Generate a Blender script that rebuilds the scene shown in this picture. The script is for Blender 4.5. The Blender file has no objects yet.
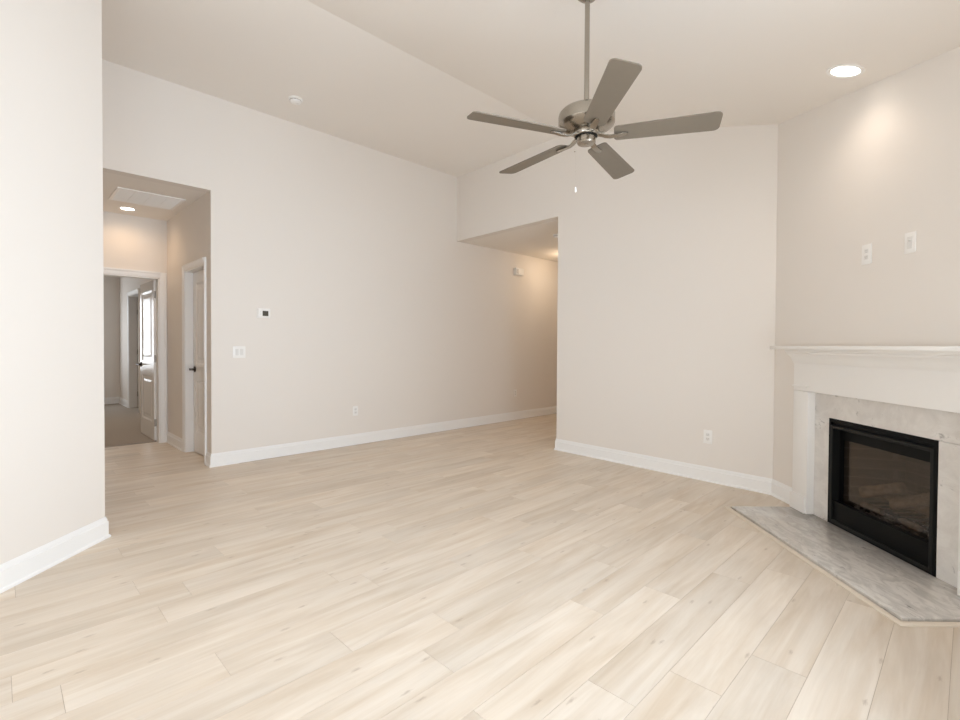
import bpy, bmesh, math, random
from mathutils import Vector, Matrix

random.seed(7)
R = math.radians
SC = bpy.context.scene
COL = SC.collection

# ------------------------------------------------------------------ camera
FPX = 488.33
cam_d = bpy.data.cameras.new('camera')
cam = bpy.data.objects.new('camera', cam_d)
COL.objects.link(cam)
cam_d.sensor_fit = 'HORIZONTAL'
cam_d.sensor_width = 36.0
cam_d.lens = 36.0 * FPX / 960.0
cam_d.shift_y = -6.8 / 960.0
cam_d.clip_start = 0.02
yaw = R(45.2075); pitch = R(0.9073); roll = R(0.3208)
F0 = Vector((math.cos(yaw), math.sin(yaw), 0)); R0 = Vector((math.sin(yaw), -math.cos(yaw), 0)); U0 = Vector((0, 0, 1))
F2 = F0 * math.cos(pitch) - U0 * math.sin(pitch)
U2 = U0 * math.cos(pitch) + F0 * math.sin(pitch)
R3 = R0 * math.cos(roll) + U2 * math.sin(roll)
U3 = U2 * math.cos(roll) - R0 * math.sin(roll)
m = Matrix.Identity(4)
for i in range(3):
    m[i][0] = R3[i]; m[i][1] = U3[i]; m[i][2] = -F2[i]
m[2][3] = 1.225
cam.matrix_world = m
SC.camera = cam

# ------------------------------------------------------------------ view + world
SC.view_settings.view_transform = 'Standard'
SC.view_settings.look = 'None'
SC.view_settings.gamma = 1.0
SC.view_settings.use_curve_mapping = False
SC.view_settings.exposure = 0.27
SC.cycles.max_bounces = 16
SC.cycles.diffuse_bounces = 12
SC.cycles.glossy_bounces = 6
SC.cycles.transparent_max_bounces = 12
SC.cycles.sample_clamp_indirect = 6.0
SC.cycles.caustics_reflective = False
SC.cycles.caustics_refractive = False

w = bpy.data.worlds.new('sky'); SC.world = w; w.use_nodes = True
bg = w.node_tree.nodes['Background']
bg.inputs[0].default_value = (0.80, 0.90, 1.0, 1)
bg.inputs[1].default_value = 1.5


def area(name, loc, direction, sx, sy, power, col, spread=180):
    d = bpy.data.lights.new(name, 'AREA'); d.shape = 'RECTANGLE'; d.size = sx; d.size_y = sy
    d.energy = power; d.color = col; d.spread = R(spread)
    o = bpy.data.objects.new(name, d); COL.objects.link(o)
    o.location = loc
    o.rotation_euler = Vector(direction).to_track_quat('-Z', 'Z').to_euler()
    return o


DAY = (0.71, 0.85, 1.0)
SWIN = [(-1.55, -0.45), (-0.05, 1.05), (1.35, 2.35)]      # windows of the south wall (x ranges)
for (a, b), pw in zip(SWIN, (11, 24, 29)):
    area('daylight', ((a + b) / 2, -0.70, 1.35), (0, 1, 0), b - a, 1.55, pw, DAY, 125)
    area('bounce_fill', ((a + b) / 2, -0.80, 0.75), (0, 1, 0.5), b - a, 0.9, pw * 0.86, (0.93, 0.97, 1.0))  # added upward fill for the ceiling, standing in for daylight off the ground
area('daylight', (-4.25, 0.8, 1.15), (1, 0, 0), 1.8, 2.0, 42, DAY)
area('bounce_fill', (-4.35, 0.8, 0.5), (1, 0, 0.8), 1.8, 1.0, 42, (0.96, 0.98, 1.0))  # same added upward fill at the west window
area('daylight', (0.75, 12.45, 1.45), (0, -1, 0), 1.2, 1.5, 20, (0.93, 0.97, 1.0))

# ------------------------------------------------------------------ materials
MATS = {}


def newmat(name):
    mt = bpy.data.materials.new(name); mt.use_nodes = True
    nt = mt.node_tree
    return mt, nt, nt.nodes['Principled BSDF']


def N(nt, typ, **kw):
    n = nt.nodes.new(typ)
    for k, v in kw.items():
        setattr(n, k, v)
    return n


def simple(name, col, rough=0.5, metal=0.0, spec=0.5, bump=0.0, bscale=200, var=0.0):
    mt, nt, b = newmat(name)
    b.inputs['Base Color'].default_value = (*col, 1)
    b.inputs['Roughness'].default_value = rough
    b.inputs['Metallic'].default_value = metal
    b.inputs['Specular IOR Level'].default_value = spec
    tc = N(nt, 'ShaderNodeTexCoord')
    no = N(nt, 'ShaderNodeTexNoise'); no.inputs['Scale'].default_value = bscale
    nt.links.new(tc.outputs['Object'], no.inputs['Vector'])
    if bump:
        bp = N(nt, 'ShaderNodeBump'); bp.inputs['Strength'].default_value = bump; bp.inputs['Distance'].default_value = 0.002
        nt.links.new(no.outputs['Fac'], bp.inputs['Height']); nt.links.new(bp.outputs[0], b.inputs['Normal'])
    if var:
        mx = N(nt, 'ShaderNodeMix', data_type='RGBA')
        mx.inputs['A'].default_value = (*[c * (1 - var) for c in col], 1)
        mx.inputs['B'].default_value = (*[min(1, c * (1 + var)) for c in col], 1)
        nt.links.new(no.outputs['Fac'], mx.inputs['Factor']); nt.links.new(mx.outputs['Result'], b.inputs['Base Color'])
    MATS[name] = mt
    return mt


def emit(name, col, strength):
    mt, nt, b = newmat(name)
    b.inputs['Base Color'].default_value = (*col, 1)
    b.inputs['Emission Color'].default_value = (*col, 1)
    b.inputs['Emission Strength'].default_value = strength
    MATS[name] = mt
    return mt


WALL = simple('wall_paint', (0.785, 0.745, 0.700), 0.75, spec=0.25, bump=0.06, bscale=260)
CEIL = simple('ceiling_paint', (0.83, 0.795, 0.752), 0.9, spec=0.1, bump=0.05, bscale=200)
TRIM = simple('trim_paint', (0.86, 0.86, 0.855), 0.38, spec=0.45)
MANTEL = simple('mantel_paint', (0.83, 0.815, 0.79), 0.42, spec=0.4)
DOORP = simple('door_paint', (0.80, 0.785, 0.76), 0.24, spec=0.55)
NICKEL = simple('brushed_nickel', (0.40, 0.365, 0.315), 0.27, metal=1.0)
BLADE = simple('blade_silver_taupe', (0.172, 0.142, 0.108), 0.5, spec=0.35, var=0.03, bscale=30)
BLACK = simple('black_metal', (0.004, 0.004, 0.004), 0.5, spec=0.12)
BLACKG = simple('black_panel', (0.003, 0.003, 0.003), 0.4, spec=0.12)
BRONZE = simple('dark_bronze', (0.045, 0.035, 0.028), 0.35, metal=0.7)
STEEL = simple('hinge_nickel', (0.32, 0.29, 0.25), 0.4, metal=0.9)
PLASTIC = simple('white_plastic', (0.86, 0.85, 0.83), 0.35)
PLASTIC2 = simple('ivory_plastic', (0.74, 0.73, 0.71), 0.4)
SLOT = simple('slot_dark', (0.34, 0.32, 0.30), 0.5)
SCREEN = simple('grey_screen', (0.075, 0.068, 0.055), 0.25)
CARPET = simple('carpet', (0.40, 0.355, 0.31), 1.0, spec=0.05, bump=0.6, bscale=160, var=0.18)
CORE = simple('subfloor', (0.42, 0.34, 0.26), 0.8)
LOGM = simple('ceramic_log', (0.17, 0.135, 0.105), 0.95, spec=0.05, bump=1.0, bscale=28, var=0.85)
EMBER = simple('grey_ember', (0.34, 0.33, 0.33), 0.95, spec=0.1, bump=0.8, bscale=60, var=0.4)
OAKTRIM = simple('light_wood_trim', (0.69, 0.61, 0.51), 0.4)
LENSW = emit('warm_lens', (1.0, 0.90, 0.78), 9.0)
LENS = emit('white_lens', (1.0, 0.95, 0.88), 7.0)


def mat_brick():
    mt, nt, b = newmat('firebrick')
    tc = N(nt, 'ShaderNodeTexCoord'); mp = N(nt, 'ShaderNodeMapping')
    mp.inputs['Rotation'].default_value = (R(90), 0, 0)
    br = N(nt, 'ShaderNodeTexBrick')
    br.inputs['Color1'].default_value = (0.085, 0.066, 0.054, 1); br.inputs['Color2'].default_value = (0.075, 0.060, 0.050, 1)
    br.inputs['Mortar'].default_value = (0.12, 0.10, 0.085, 1)
    br.inputs['Scale'].default_value = 1.0; br.inputs['Mortar Size'].default_value = 0.004
    br.inputs['Brick Width'].default_value = 0.20; br.inputs['Row Height'].default_value = 0.065
    nt.links.new(tc.outputs['Object'], mp.inputs[0]); nt.links.new(mp.outputs[0], br.inputs['Vector'])
    nt.links.new(br.outputs['Color'], b.inputs['Base Color']); b.inputs['Roughness'].default_value = 0.9
    MATS['brick'] = mt
    return mt


BRICK = mat_brick()


def mat_glass(name, refl, tint=(1, 1, 1), rough=0.0):
    mt = bpy.data.materials.new(name); mt.use_nodes = True; nt = mt.node_tree; nt.nodes.clear()
    out = N(nt, 'ShaderNodeOutputMaterial'); mx = N(nt, 'ShaderNodeMixShader')
    tr = N(nt, 'ShaderNodeBsdfTransparent'); gl = N(nt, 'ShaderNodeBsdfGlossy')
    tr.inputs[0].default_value = (*tint, 1); gl.inputs['Roughness'].default_value = rough
    mx.inputs[0].default_value = refl
    nt.links.new(tr.outputs[0], mx.inputs[1]); nt.links.new(gl.outputs[0], mx.inputs[2]); nt.links.new(mx.outputs[0], out.inputs[0])
    MATS[name] = mt
    return mt


WGLASS = mat_glass('window_glass', 0.04)
FGLASS = mat_glass('smoked_fire_glass', 0.07, (0.80, 0.76, 0.72), 0.03)


def mat_marble(name, base, vein, scale, rough):
    mt, nt, b = newmat(name)
    L = nt.links.new
    tc = N(nt, 'ShaderNodeTexCoord'); mp = N(nt, 'ShaderNodeMapping')
    mp.inputs['Rotation'].default_value = (0.3, 0.5, 0.65); mp.inputs['Scale'].default_value = (1, 2.6, 1.3)
    L(tc.outputs['Object'], mp.inputs[0])
    n1 = N(nt, 'ShaderNodeTexNoise'); n1.inputs['Scale'].default_value = 3.2 * scale; n1.inputs['Detail'].default_value = 9; n1.inputs['Roughness'].default_value = 0.62; n1.inputs['Distortion'].default_value = 1.3
    n2 = N(nt, 'ShaderNodeTexNoise'); n2.inputs['Scale'].default_value = 9 * scale; n2.inputs['Detail'].default_value = 8; n2.inputs['Roughness'].default_value = 0.7; n2.inputs['Distortion'].default_value = 0.8
    L(mp.outputs[0], n1.inputs['Vector']); L(mp.outputs[0], n2.inputs['Vector'])
    r1 = N(nt, 'ShaderNodeValToRGB')
    e = r1.color_ramp.elements
    e[0].position = 0.40; e[0].color = (0.45, 0.45, 0.45, 1); e[1].position = 0.60; e[1].color = (1, 1, 1, 1)
    L(n1.outputs['Fac'], r1.inputs[0])
    r2 = N(nt, 'ShaderNodeValToRGB'); e = r2.color_ramp.elements       # thin dark flecks
    e[0].position = 0.30; e[0].color = (0.0, 0.0, 0.0, 1); e[1].position = 0.40; e[1].color = (1, 1, 1, 1)
    L(n2.outputs['Fac'], r2.inputs[0])
    m1 = N(nt, 'ShaderNodeMix', data_type='RGBA'); m1.inputs['A'].default_value = (*[v * 1.6 if v * 1.6 < 1 else 1 for v in vein], 1); m1.inputs['B'].default_value = (*base, 1)
    L(r1.outputs[0], m1.inputs['Factor'])
    m2 = N(nt, 'ShaderNodeMix', data_type='RGBA'); m2.inputs['A'].default_value = (*vein, 1)
    L(r2.outputs[0], m2.inputs['Factor']); L(m1.outputs['Result'], m2.inputs['B'])
    L(m2.outputs['Result'], b.inputs['Base Color'])
    b.inputs['Roughness'].default_value = rough
    MATS[name] = mt
    return mt


MARBLE = mat_marble('white_marble', (0.72, 0.695, 0.66), (0.36, 0.34, 0.32), 1.6, 0.3)
HEARTHM = mat_marble('hearth_marble', (0.66, 0.63, 0.59), (0.24, 0.225, 0.21), 2.2, 0.12)


def mat_floor():
    mt, nt, b = newmat('oak_plank')
    L = nt.links.new
    tc = N(nt, 'ShaderNodeTexCoord'); at = N(nt, 'ShaderNodeAttribute'); at.attribute_name = 'rnd'
    sc = N(nt, 'ShaderNodeVectorMath', operation='SCALE'); sc.inputs['Scale'].default_value = 37.0
    L(at.outputs['Color'], sc.inputs[0])
    ad = N(nt, 'ShaderNodeVectorMath', operation='ADD'); L(tc.outputs['Object'], ad.inputs[0]); L(sc.outputs[0], ad.inputs[1])
    mp = N(nt, 'ShaderNodeMapping'); mp.inputs['Scale'].default_value = (0.8, 8, 1); L(ad.outputs[0], mp.inputs[0])
    n1 = N(nt, 'ShaderNodeTexNoise'); n1.inputs['Scale'].default_value = 1.6; n1.inputs['Detail'].default_value = 8; n1.inputs['Roughness'].default_value = 0.6; n1.inputs['Distortion'].default_value = 0.5
    L(mp.outputs[0], n1.inputs['Vector'])
    mp2 = N(nt, 'ShaderNodeMapping'); mp2.inputs['Scale'].default_value = (3.5, 90, 1); L(ad.outputs[0], mp2.inputs[0])
    n2 = N(nt, 'ShaderNodeTexNoise'); n2.inputs['Scale'].default_value = 1.0; n2.inputs['Detail'].default_value = 4
    L(mp2.outputs[0], n2.inputs['Vector'])
    mp4 = N(nt, 'ShaderNodeMapping'); mp4.inputs['Scale'].default_value = (1.1, 2.6, 1); L(ad.outputs[0], mp4.inputs[0])
    n4 = N(nt, 'ShaderNodeTexNoise'); n4.inputs['Scale'].default_value = 1.3; n4.inputs['Detail'].default_value = 3
    L(mp4.outputs[0], n4.inputs['Vector'])
    r1 = N(nt, 'ShaderNodeValToRGB'); e = r1.color_ramp.elements
    e[0].position = 0.30; e[0].color = (0.625, 0.52, 0.405, 1); e[1].position = 0.62; e[1].color = (0.75, 0.67, 0.575, 1)
    L(n1.outputs['Fac'], r1.inputs[0])
    # per plank tone
    sep = N(nt, 'ShaderNodeSeparateColor'); L(at.outputs['Color'], sep.inputs[0])
    mr = N(nt, 'ShaderNodeMapRange'); mr.inputs['To Min'].default_value = 0.955; mr.inputs['To Max'].default_value = 1.04
    L(sep.outputs['Red'], mr.inputs['Value'])
    mr2 = N(nt, 'ShaderNodeMapRange'); mr2.inputs['From Min'].default_value = 0.3; mr2.inputs['From Max'].default_value = 0.7; mr2.inputs['To Min'].default_value = 0.98; mr2.inputs['To Max'].default_value = 1.02
    L(n2.outputs['Fac'], mr2.inputs['Value'])
    mr4 = N(nt, 'ShaderNodeMapRange'); mr4.inputs['From Min'].default_value = 0.3; mr4.inputs['From Max'].default_value = 0.7; mr4.inputs['To Min'].default_value = 0.93; mr4.inputs['To Max'].default_value = 1.05
    L(n4.outputs['Fac'], mr4.inputs['Value'])
    mu = N(nt, 'ShaderNodeMath', operation='MULTIPLY'); L(mr.outputs[0], mu.inputs[0]); L(mr2.outputs[0], mu.inputs[1])
    mu2 = N(nt, 'ShaderNodeMath', operation='MULTIPLY'); L(mu.outputs[0], mu2.inputs[0]); L(mr4.outputs[0], mu2.inputs[1])
    c1 = N(nt, 'ShaderNodeVectorMath', operation='SCALE'); L(r1.outputs[0], c1.inputs[0]); L(mu2.outputs[0], c1.inputs['Scale'])
    # knots
    mp3 = N(nt, 'ShaderNodeMapping'); mp3.inputs['Scale'].default_value = (2.3, 7.5, 1); L(ad.outputs[0], mp3.inputs[0])
    vo = N(nt, 'ShaderNodeTexVoronoi'); vo.inputs['Scale'].default_value = 1.0; vo.voronoi_dimensions = '2D'; L(mp3.outputs[0], vo.inputs['Vector'])
    nk = N(nt, 'ShaderNodeTexNoise'); nk.inputs['Scale'].default_value = 30; nk.inputs['Detail'].default_value = 3; L(mp3.outputs[0], nk.inputs['Vector'])
    na = N(nt, 'ShaderNodeMath', operation='MULTIPLY_ADD'); na.inputs[1].default_value = 0.12; L(nk.outputs['Fac'], na.inputs[0]); L(vo.outputs['Distance'], na.inputs[2])
    rk = N(nt, 'ShaderNodeMapRange'); rk.inputs['From Min'].default_value = 0.065; rk.inputs['From Max'].default_value = 0.125; rk.inputs['To Min'].default_value = 0.42; rk.inputs['To Max'].default_value = 0.0
    L(na.outputs[0], rk.inputs['Value'])
    sv = N(nt, 'ShaderNodeSeparateColor'); L(vo.outputs['Color'], sv.inputs[0])
    gt = N(nt, 'ShaderNodeMath', operation='GREATER_THAN'); gt.inputs[1].default_value = 0.52; L(sv.outputs['Red'], gt.inputs[0])
    kf = N(nt, 'ShaderNodeMath', operation='MULTIPLY'); L(rk.outputs[0], kf.inputs[0]); L(gt.outputs[0], kf.inputs[1])
    mk = N(nt, 'ShaderNodeMix', data_type='RGBA'); L(kf.outputs[0], mk.inputs['Factor']); L(c1.outputs[0], mk.inputs['A']); mk.inputs['B'].default_value = (0.30, 0.21, 0.14, 1)
    L(mk.outputs['Result'], b.inputs['Base Color'])
    b.inputs['Roughness'].default_value = 0.42
    b.inputs['Specular IOR Level'].default_value = 0.4
    bp = N(nt, 'ShaderNodeBump'); bp.inputs['Strength'].default_value = 0.05; bp.inputs['Distance'].default_value = 0.001
    L(n2.outputs['Fac'], bp.inputs['Height']); L(bp.outputs[0], b.inputs['Normal'])
    return mt


OAK = mat_floor()

# ------------------------------------------------------------------ mesh helpers


def frame(ex, ey, ez, o=(0, 0, 0)):
    mm = Matrix.Identity(4)
    for i in range(3):
        mm[i][0] = ex[i]; mm[i][1] = ey[i]; mm[i][2] = ez[i]; mm[i][3] = o[i]
    return mm


def finish(name, bm, mat, parent=None, smooth=None, recalc=True):
    if recalc:
        bmesh.ops.recalc_face_normals(bm, faces=bm.faces[:])
    if smooth is not None:
        for f in bm.faces:
            f.smooth = True
        for e in bm.edges:
            if len(e.link_faces) == 2 and e.calc_face_angle(0) > R(smooth):
                e.smooth = False
    me = bpy.data.meshes.new(name); bm.to_mesh(me); bm.free()
    me.materials.append(mat)
    o = bpy.data.objects.new(name, me); COL.objects.link(o)
    if parent:
        o.parent = parent
    return o


def box(bm, x0, x1, y0, y1, z0, z1, M=None, bev=0.0):
    cs = [(x, y, z) for x in (x0, x1) for y in (y0, y1) for z in (z0, z1)]
    vs = [bm.verts.new(M @ Vector(c) if M else c) for c in cs]
    fs = [bm.faces.new([vs[i] for i in q]) for q in ((0, 1, 3, 2), (4, 6, 7, 5), (0, 4, 5, 1), (2, 3, 7, 6), (0, 2, 6, 4), (1, 5, 7, 3))]
    if bev:
        es = list({e for f in fs for e in f.edges})
        bmesh.ops.bevel(bm, geom=es, offset=bev, segments=2, affect='EDGES', profile=0.5)


def prism(bm, poly, h0, h1, axis='z', M=None):
    """extrude a 2D polygon; axis z: (x,y); y: (x,z); x: (y,z)"""
    def P(a, b, h):
        c = {'z': (a, b, h), 'y': (a, h, b), 'x': (h, a, b)}[axis]
        return M @ Vector(c) if M else Vector(c)
    lo = [bm.verts.new(P(a, b, h0)) for a, b in poly]; hi = [bm.verts.new(P(a, b, h1)) for a, b in poly]
    n = len(poly)
    bm.faces.new(lo); bm.faces.new(hi[::-1])
    for i in range(n):
        bm.faces.new((lo[i], lo[(i + 1) % n], hi[(i + 1) % n], hi[i]))


def lathe(bm, prof, seg=32, M=None, cap=True):
    rings = []
    for r, z in prof:
        if r < 1e-6:
            v = bm.verts.new(M @ Vector((0, 0, z)) if M else (0, 0, z)); rings.append([v])
        else:
            rings.append([bm.verts.new((M @ Vector((r * math.cos(2 * math.pi * k / seg), r * math.sin(2 * math.pi * k / seg), z))) if M
                                       else (r * math.cos(2 * math.pi * k / seg), r * math.sin(2 * math.pi * k / seg), z)) for k in range(seg)])
    for a, b in zip(rings, rings[1:]):
        for k in range(seg):
            k2 = (k + 1) % seg
            if len(a) == 1 and len(b) == 1:
                continue
            if len(a) == 1:
                bm.faces.new((a[0], b[k2], b[k]))
            elif len(b) == 1:
                bm.faces.new((a[k], a[k2], b[0]))
            else:
                bm.faces.new((a[k], a[k2], b[k2], b[k]))
    if cap:
        if len(rings[0]) > 1:
            bm.faces.new(rings[0][::-1])
        if len(rings[-1]) > 1:
            bm.faces.new(rings[-1])


def tube(bm, p0, p1, r, seg=16, r1=None):
    p0 = Vector(p0); p1 = Vector(p1); d = (p1 - p0)
    q = d.to_track_quat('Z', 'Y').to_matrix().to_4x4(); q.translation = p0
    lathe(bm, [(r, 0), (r1 if r1 is not None else r, d.length)], seg, q)


def strip(bm, pts, widths, thick, up=Vector((0, 0, 1))):
    """flat strap swept along pts (in the xz plane), width along y"""
    prev = None
    for i, (p, wd) in enumerate(zip(pts, widths)):
        p = Vector(p)
        a = Vector(pts[max(0, i - 1)]); b = Vector(pts[min(len(pts) - 1, i + 1)])
        t = (b - a).normalized(); s = Vector((0, 1, 0)); n = s.cross(t).normalized() * -1
        ring = [bm.verts.new(p + s * wd / 2 + n * thick / 2), bm.verts.new(p - s * wd / 2 + n * thick / 2),
                bm.verts.new(p - s * wd / 2 - n * thick / 2), bm.verts.new(p + s * wd / 2 - n * thick / 2)]
        if prev:
            for k in range(4):
                bm.faces.new((prev[k], prev[(k + 1) % 4], ring[(k + 1) % 4], ring[k]))
        else:
            bm.faces.new(ring[::-1])
        prev = ring
    bm.faces.new(prev)


def sweep(bm, path, prof, side=1, z=0.0, M=None):
    """profile (offset, height) along a 2D path with mitred corners; side=+1 offsets to the left of travel"""
    n = len(path); P = [Vector((p[0], p[1])) for p in path]
    rings = []
    for i in range(n):
        def nrm(a, b):
            d = (b - a).normalized(); return Vector((-d.y, d.x)) * side
        if i == 0:
            mv = nrm(P[0], P[1])
        elif i == n - 1:
            mv = nrm(P[-2], P[-1])
        else:
            n1 = nrm(P[i - 1], P[i]); n2 = nrm(P[i], P[i + 1]); mv = (n1 + n2) / (1 + n1.dot(n2))
        ring = []
        for o, h in prof:
            c = Vector((P[i].x + mv.x * o, P[i].y + mv.y * o, z + h))
            ring.append(bm.verts.new(M @ c if M else c))
        rings.append(ring)
    k = len(prof)
    for a, b in zip(rings, rings[1:]):
        for j in range(k):
            bm.faces.new((a[j], a[(j + 1) % k], b[(j + 1) % k], b[j]))
    bm.faces.new(rings[0][::-1]); bm.faces.new(rings[-1])


def structure(o):
    o['kind'] = 'structure'
    return o


def empty(name, loc, rz=0.0, label=None, cat=None, group=None, mtx=None):
    o = bpy.data.objects.new(name, None); COL.objects.link(o); o.empty_display_size = 0.1
    if mtx is not None:
        o.matrix_world = mtx
    else:
        o.location = loc; o.rotation_euler = (0, 0, rz)
    if label:
        o['label'] = label
    if cat:
        o['category'] = cat
    if group:
        o['group'] = group
    return o


def tag(o, label, cat, group=None):
    o['label'] = label; o['category'] = cat
    if group:
        o['group'] = group
    return o


B = bmesh.new

# ------------------------------------------------------------------ plan of the room
YW = 5.3158                      # long wall
TH = 0.0527                      # the fan wall leans a little in plan


def xe(y):                       # face of the fan wall
    return 4.7913 - TH * (YW - y)


ZH = 2.743                       # nine foot soffit
ZC = 3.672                       # flat part of the ceiling
YC = 3.372                       # crease line
SL = 0.278


def zs(y):
    return ZC - SL * (YC - y)


AD = R(45) - math.atan(0.0085)
DS = Vector((math.cos(AD), math.sin(AD), 0)); DN = Vector((-math.sin(AD), math.cos(AD), 0))
NW = -2.39                       # diagonal fireplace wall


def dg(s, n, z=0.0):
    return DS * s + DN * n + Vector((0, 0, z))


YS = -0.45
S1 = (YS - NW * DN.y) / DS.y      # near end of the diagonal wall
E1 = dg(S1, NW)
FC = (xe(1.149), 1.149)
S2 = 4.066
LA = R0 * -2.357 + F0 * 3.06
LB = R0 * -2.357 + F0 * 0.6
XW = -4.0
EY = 3.438                        # edge of the corridor opening
HX0, HX1, HY = 0.42, 1.52, 7.05   # small hall

# ---- floor planks
def floor_planks():
    bm = B(); lay = bm.loops.layers.float_color.new('rnd')
    W = 0.1872; y0 = 0.038
    known = {-1: [3.20], 0: [2.97], 1: [2.92], 2: [2.128], 3: [1.80], 4: [1.535], 5: [2.35], 6: [1.962], 7: [1.21], 8: [1.415], 9: [1.004], 10: [1.83], 11: [1.377], 12: [0.033], 13: [0.53]}
    g = 0.0007
    rr = random.Random(11)
    for k in range(-3, 38):
        a = y0 + k * W; b = a + W; c = (a + b) / 2
        if c > HY + 0.15:
            continue
        if c < 3.45:
            xa, xb = XW, 4.95
        elif c < YW:
            xa, xb = XW, 9.0
        else:
            xa, xb = HX0 - 0.1, HX1 + 0.25
        L = 1.22
        ref = known.get(k, [rr.uniform(0, L)])[0]
        x = ref + math.floor((xa - ref) / L) * L
        b2 = b
        if k > 0 and b > HY + 0.13:
            b2 = HY + 0.13
        while x < xb:
            p = max(x, xa); q = min(x + L, xb)
            if q - p > 0.02:
                vs = [bm.verts.new(v) for v in ((p + g, a + g, 0), (q - g, a + g, 0), (q - g, b2 - g, 0), (p + g, b2 - g, 0))]
                f = bm.faces.new(vs)
                lo = [bm.verts.new(v) for v in ((p + g, a + g, -0.002), (q - g, a + g, -0.002), (q - g, b2 - g, -0.002), (p + g, b2 - g, -0.002))]
                fs = [f] + [bm.faces.new((vs[i], lo[i], lo[(i + 1) % 4], vs[(i + 1) % 4])) for i in range(4)]
                col = (rr.random(), rr.random(), rr.random(), 1)
                for ff in fs:
                    for l in ff.loops:
                        l[lay] = col
            x += L
    o = finish('floor', bm, OAK, recalc=False)
    me = o.data
    me.materials.append(CORE)
    bm2 = bmesh.new(); bm2.from_mesh(me)
    for r in ((XW - 0.1, 9.1, YS - 0.1, YW), (HX0 - 0.1, HX1 + 0.2, YW, HY + 0.12)):
        n0 = len(bm2.faces)
        box(bm2, r[0], r[1], r[2], r[3], -0.12, -0.0015)
        bm2.faces.ensure_lookup_table()
        for f in bm2.faces[n0:]:
            f.material_index = 1
    bm2.to_mesh(me); bm2.free()
    structure(o)


floor_planks()

# ---- ceilings
bm = B()
prism(bm, [(YS - 0.12, zs(YS - 0.12)), (YC, ZC), (YW + 0.12, ZC), (YW + 0.12, ZC + 0.12), (YC, ZC + 0.12), (YS - 0.12, zs(YS - 0.12) + 0.12)], XW - 0.12, 5.0, 'x')
structure(finish('ceiling', bm, CEIL))
bm = B()
prism(bm, [(xe(EY) + 0.12, 3.3), (9.1, 3.3), (9.1, YW), (xe(YW) + 0.12, YW)], ZH, ZH + 0.1, 'z')
structure(finish('ceiling', bm, CEIL))
bm = B()
box(bm, HX0 - 0.1, HX1 + 0.1, YW + 0.12, HY + 0.01, ZH, ZH + 0.1)
structure(finish('ceiling', bm, CEIL))
bm = B()
box(bm, -1.6, 3.3, HY + 0.12, 12.35, ZH, ZH + 0.1)
structure(finish('ceiling', bm, CEIL))

# ---- walls
ZT = ZC + 0.06
bm = B()                                   # long wall with the hall opening, runs on into the corridor
prism(bm, [(XW - 0.12, -0.02), (HX0, -0.02), (HX0, ZH), (HX1, ZH), (HX1, -0.02), (9.1, -0.02), (9.1, ZT), (XW - 0.12, ZT)], YW, YW + 0.12, 'y')
structure(finish('wall_north', bm, WALL))
bm = B()                                   # fan wall
prism(bm, [FC, (FC[0] + 0.3, FC[1] - 0.1), (xe(EY) + 0.12, EY), (xe(EY), EY)], -0.02, ZT)
prism(bm, [(xe(EY), EY), (xe(EY) + 0.12, EY), (xe(YW) + 0.12, YW), (xe(YW), YW)], ZH, ZT)
bmesh.ops.remove_doubles(bm, verts=bm.verts[:], dist=0.0001)
structure(finish('wall_east', bm, WALL))
bm = B()                                   # corridor beyond the opening
prism(bm, [(xe(EY) + 0.12, EY), (xe(EY) + 0.12, EY - 0.12), (9.1, EY - 0.12), (9.1, EY)], -0.02, ZH + 0.02)
structure(finish('wall_corridor_south', bm, WALL))
bm = B()
box(bm, 9.0, 9.1, EY, YW, -0.02, ZH + 0.02)
structure(finish('wall_corridor_end', bm, WALL))
MD = frame(DS, DN, (0, 0, 1))
OS0, OS1, OZ1 = 2.585, 3.385, 0.73          # firebox opening
bm = B()
for s0, s1, z0, z1 in ((S1 - 0.12, OS0, -0.02, 3.0), (OS1, S2 + 0.1, -0.02, 3.3), (OS0, OS1, OZ1, 3.1)):
    prism(bm, [(s0, z0), (s1, z0), (s1, z1), (s0, z1)], NW - 0.14, NW, 'y', MD)
structure(finish('wall_fireplace', bm, WALL))
bm = B()                                   # left foreground wall
LC = LA - R0 * 0.14
prism(bm, [(LA.x, LA.y), (LB.x, LB.y), (XW, LB.y), (XW, LC.y), (LC.x, LC.y)], -0.02, ZT)
structure(finish('wall_left', bm, WALL))
bm = B()                                   # window wall behind
xs = [XW - 0.12] + [v for ab in SWIN for v in ab] + [E1.x + 0.2]
for i in range(0, len(xs), 2):
    box(bm, xs[i], xs[i + 1], YS - 0.12, YS, -0.02, zs(YS) + 0.02)
for a, b in SWIN:
    box(bm, a, b, YS - 0.12, YS, -0.02, 0.55); box(bm, a, b, YS - 0.12, YS, 2.15, zs(YS) + 0.02)
structure(finish('wall_south', bm, WALL))
bm = B()
box(bm, XW - 0.12, XW, YS, -0.1, -0.02, ZT); box(bm, XW - 0.12, XW, 1.7, YW, -0.02, ZT)
box(bm, XW - 0.12, XW, -0.1, 1.7, 2.15, ZT); box(bm, XW - 0.12, XW, -0.1, 1.7, -0.02, 0.1)
structure(finish('wall_west', bm, WALL))
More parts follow.
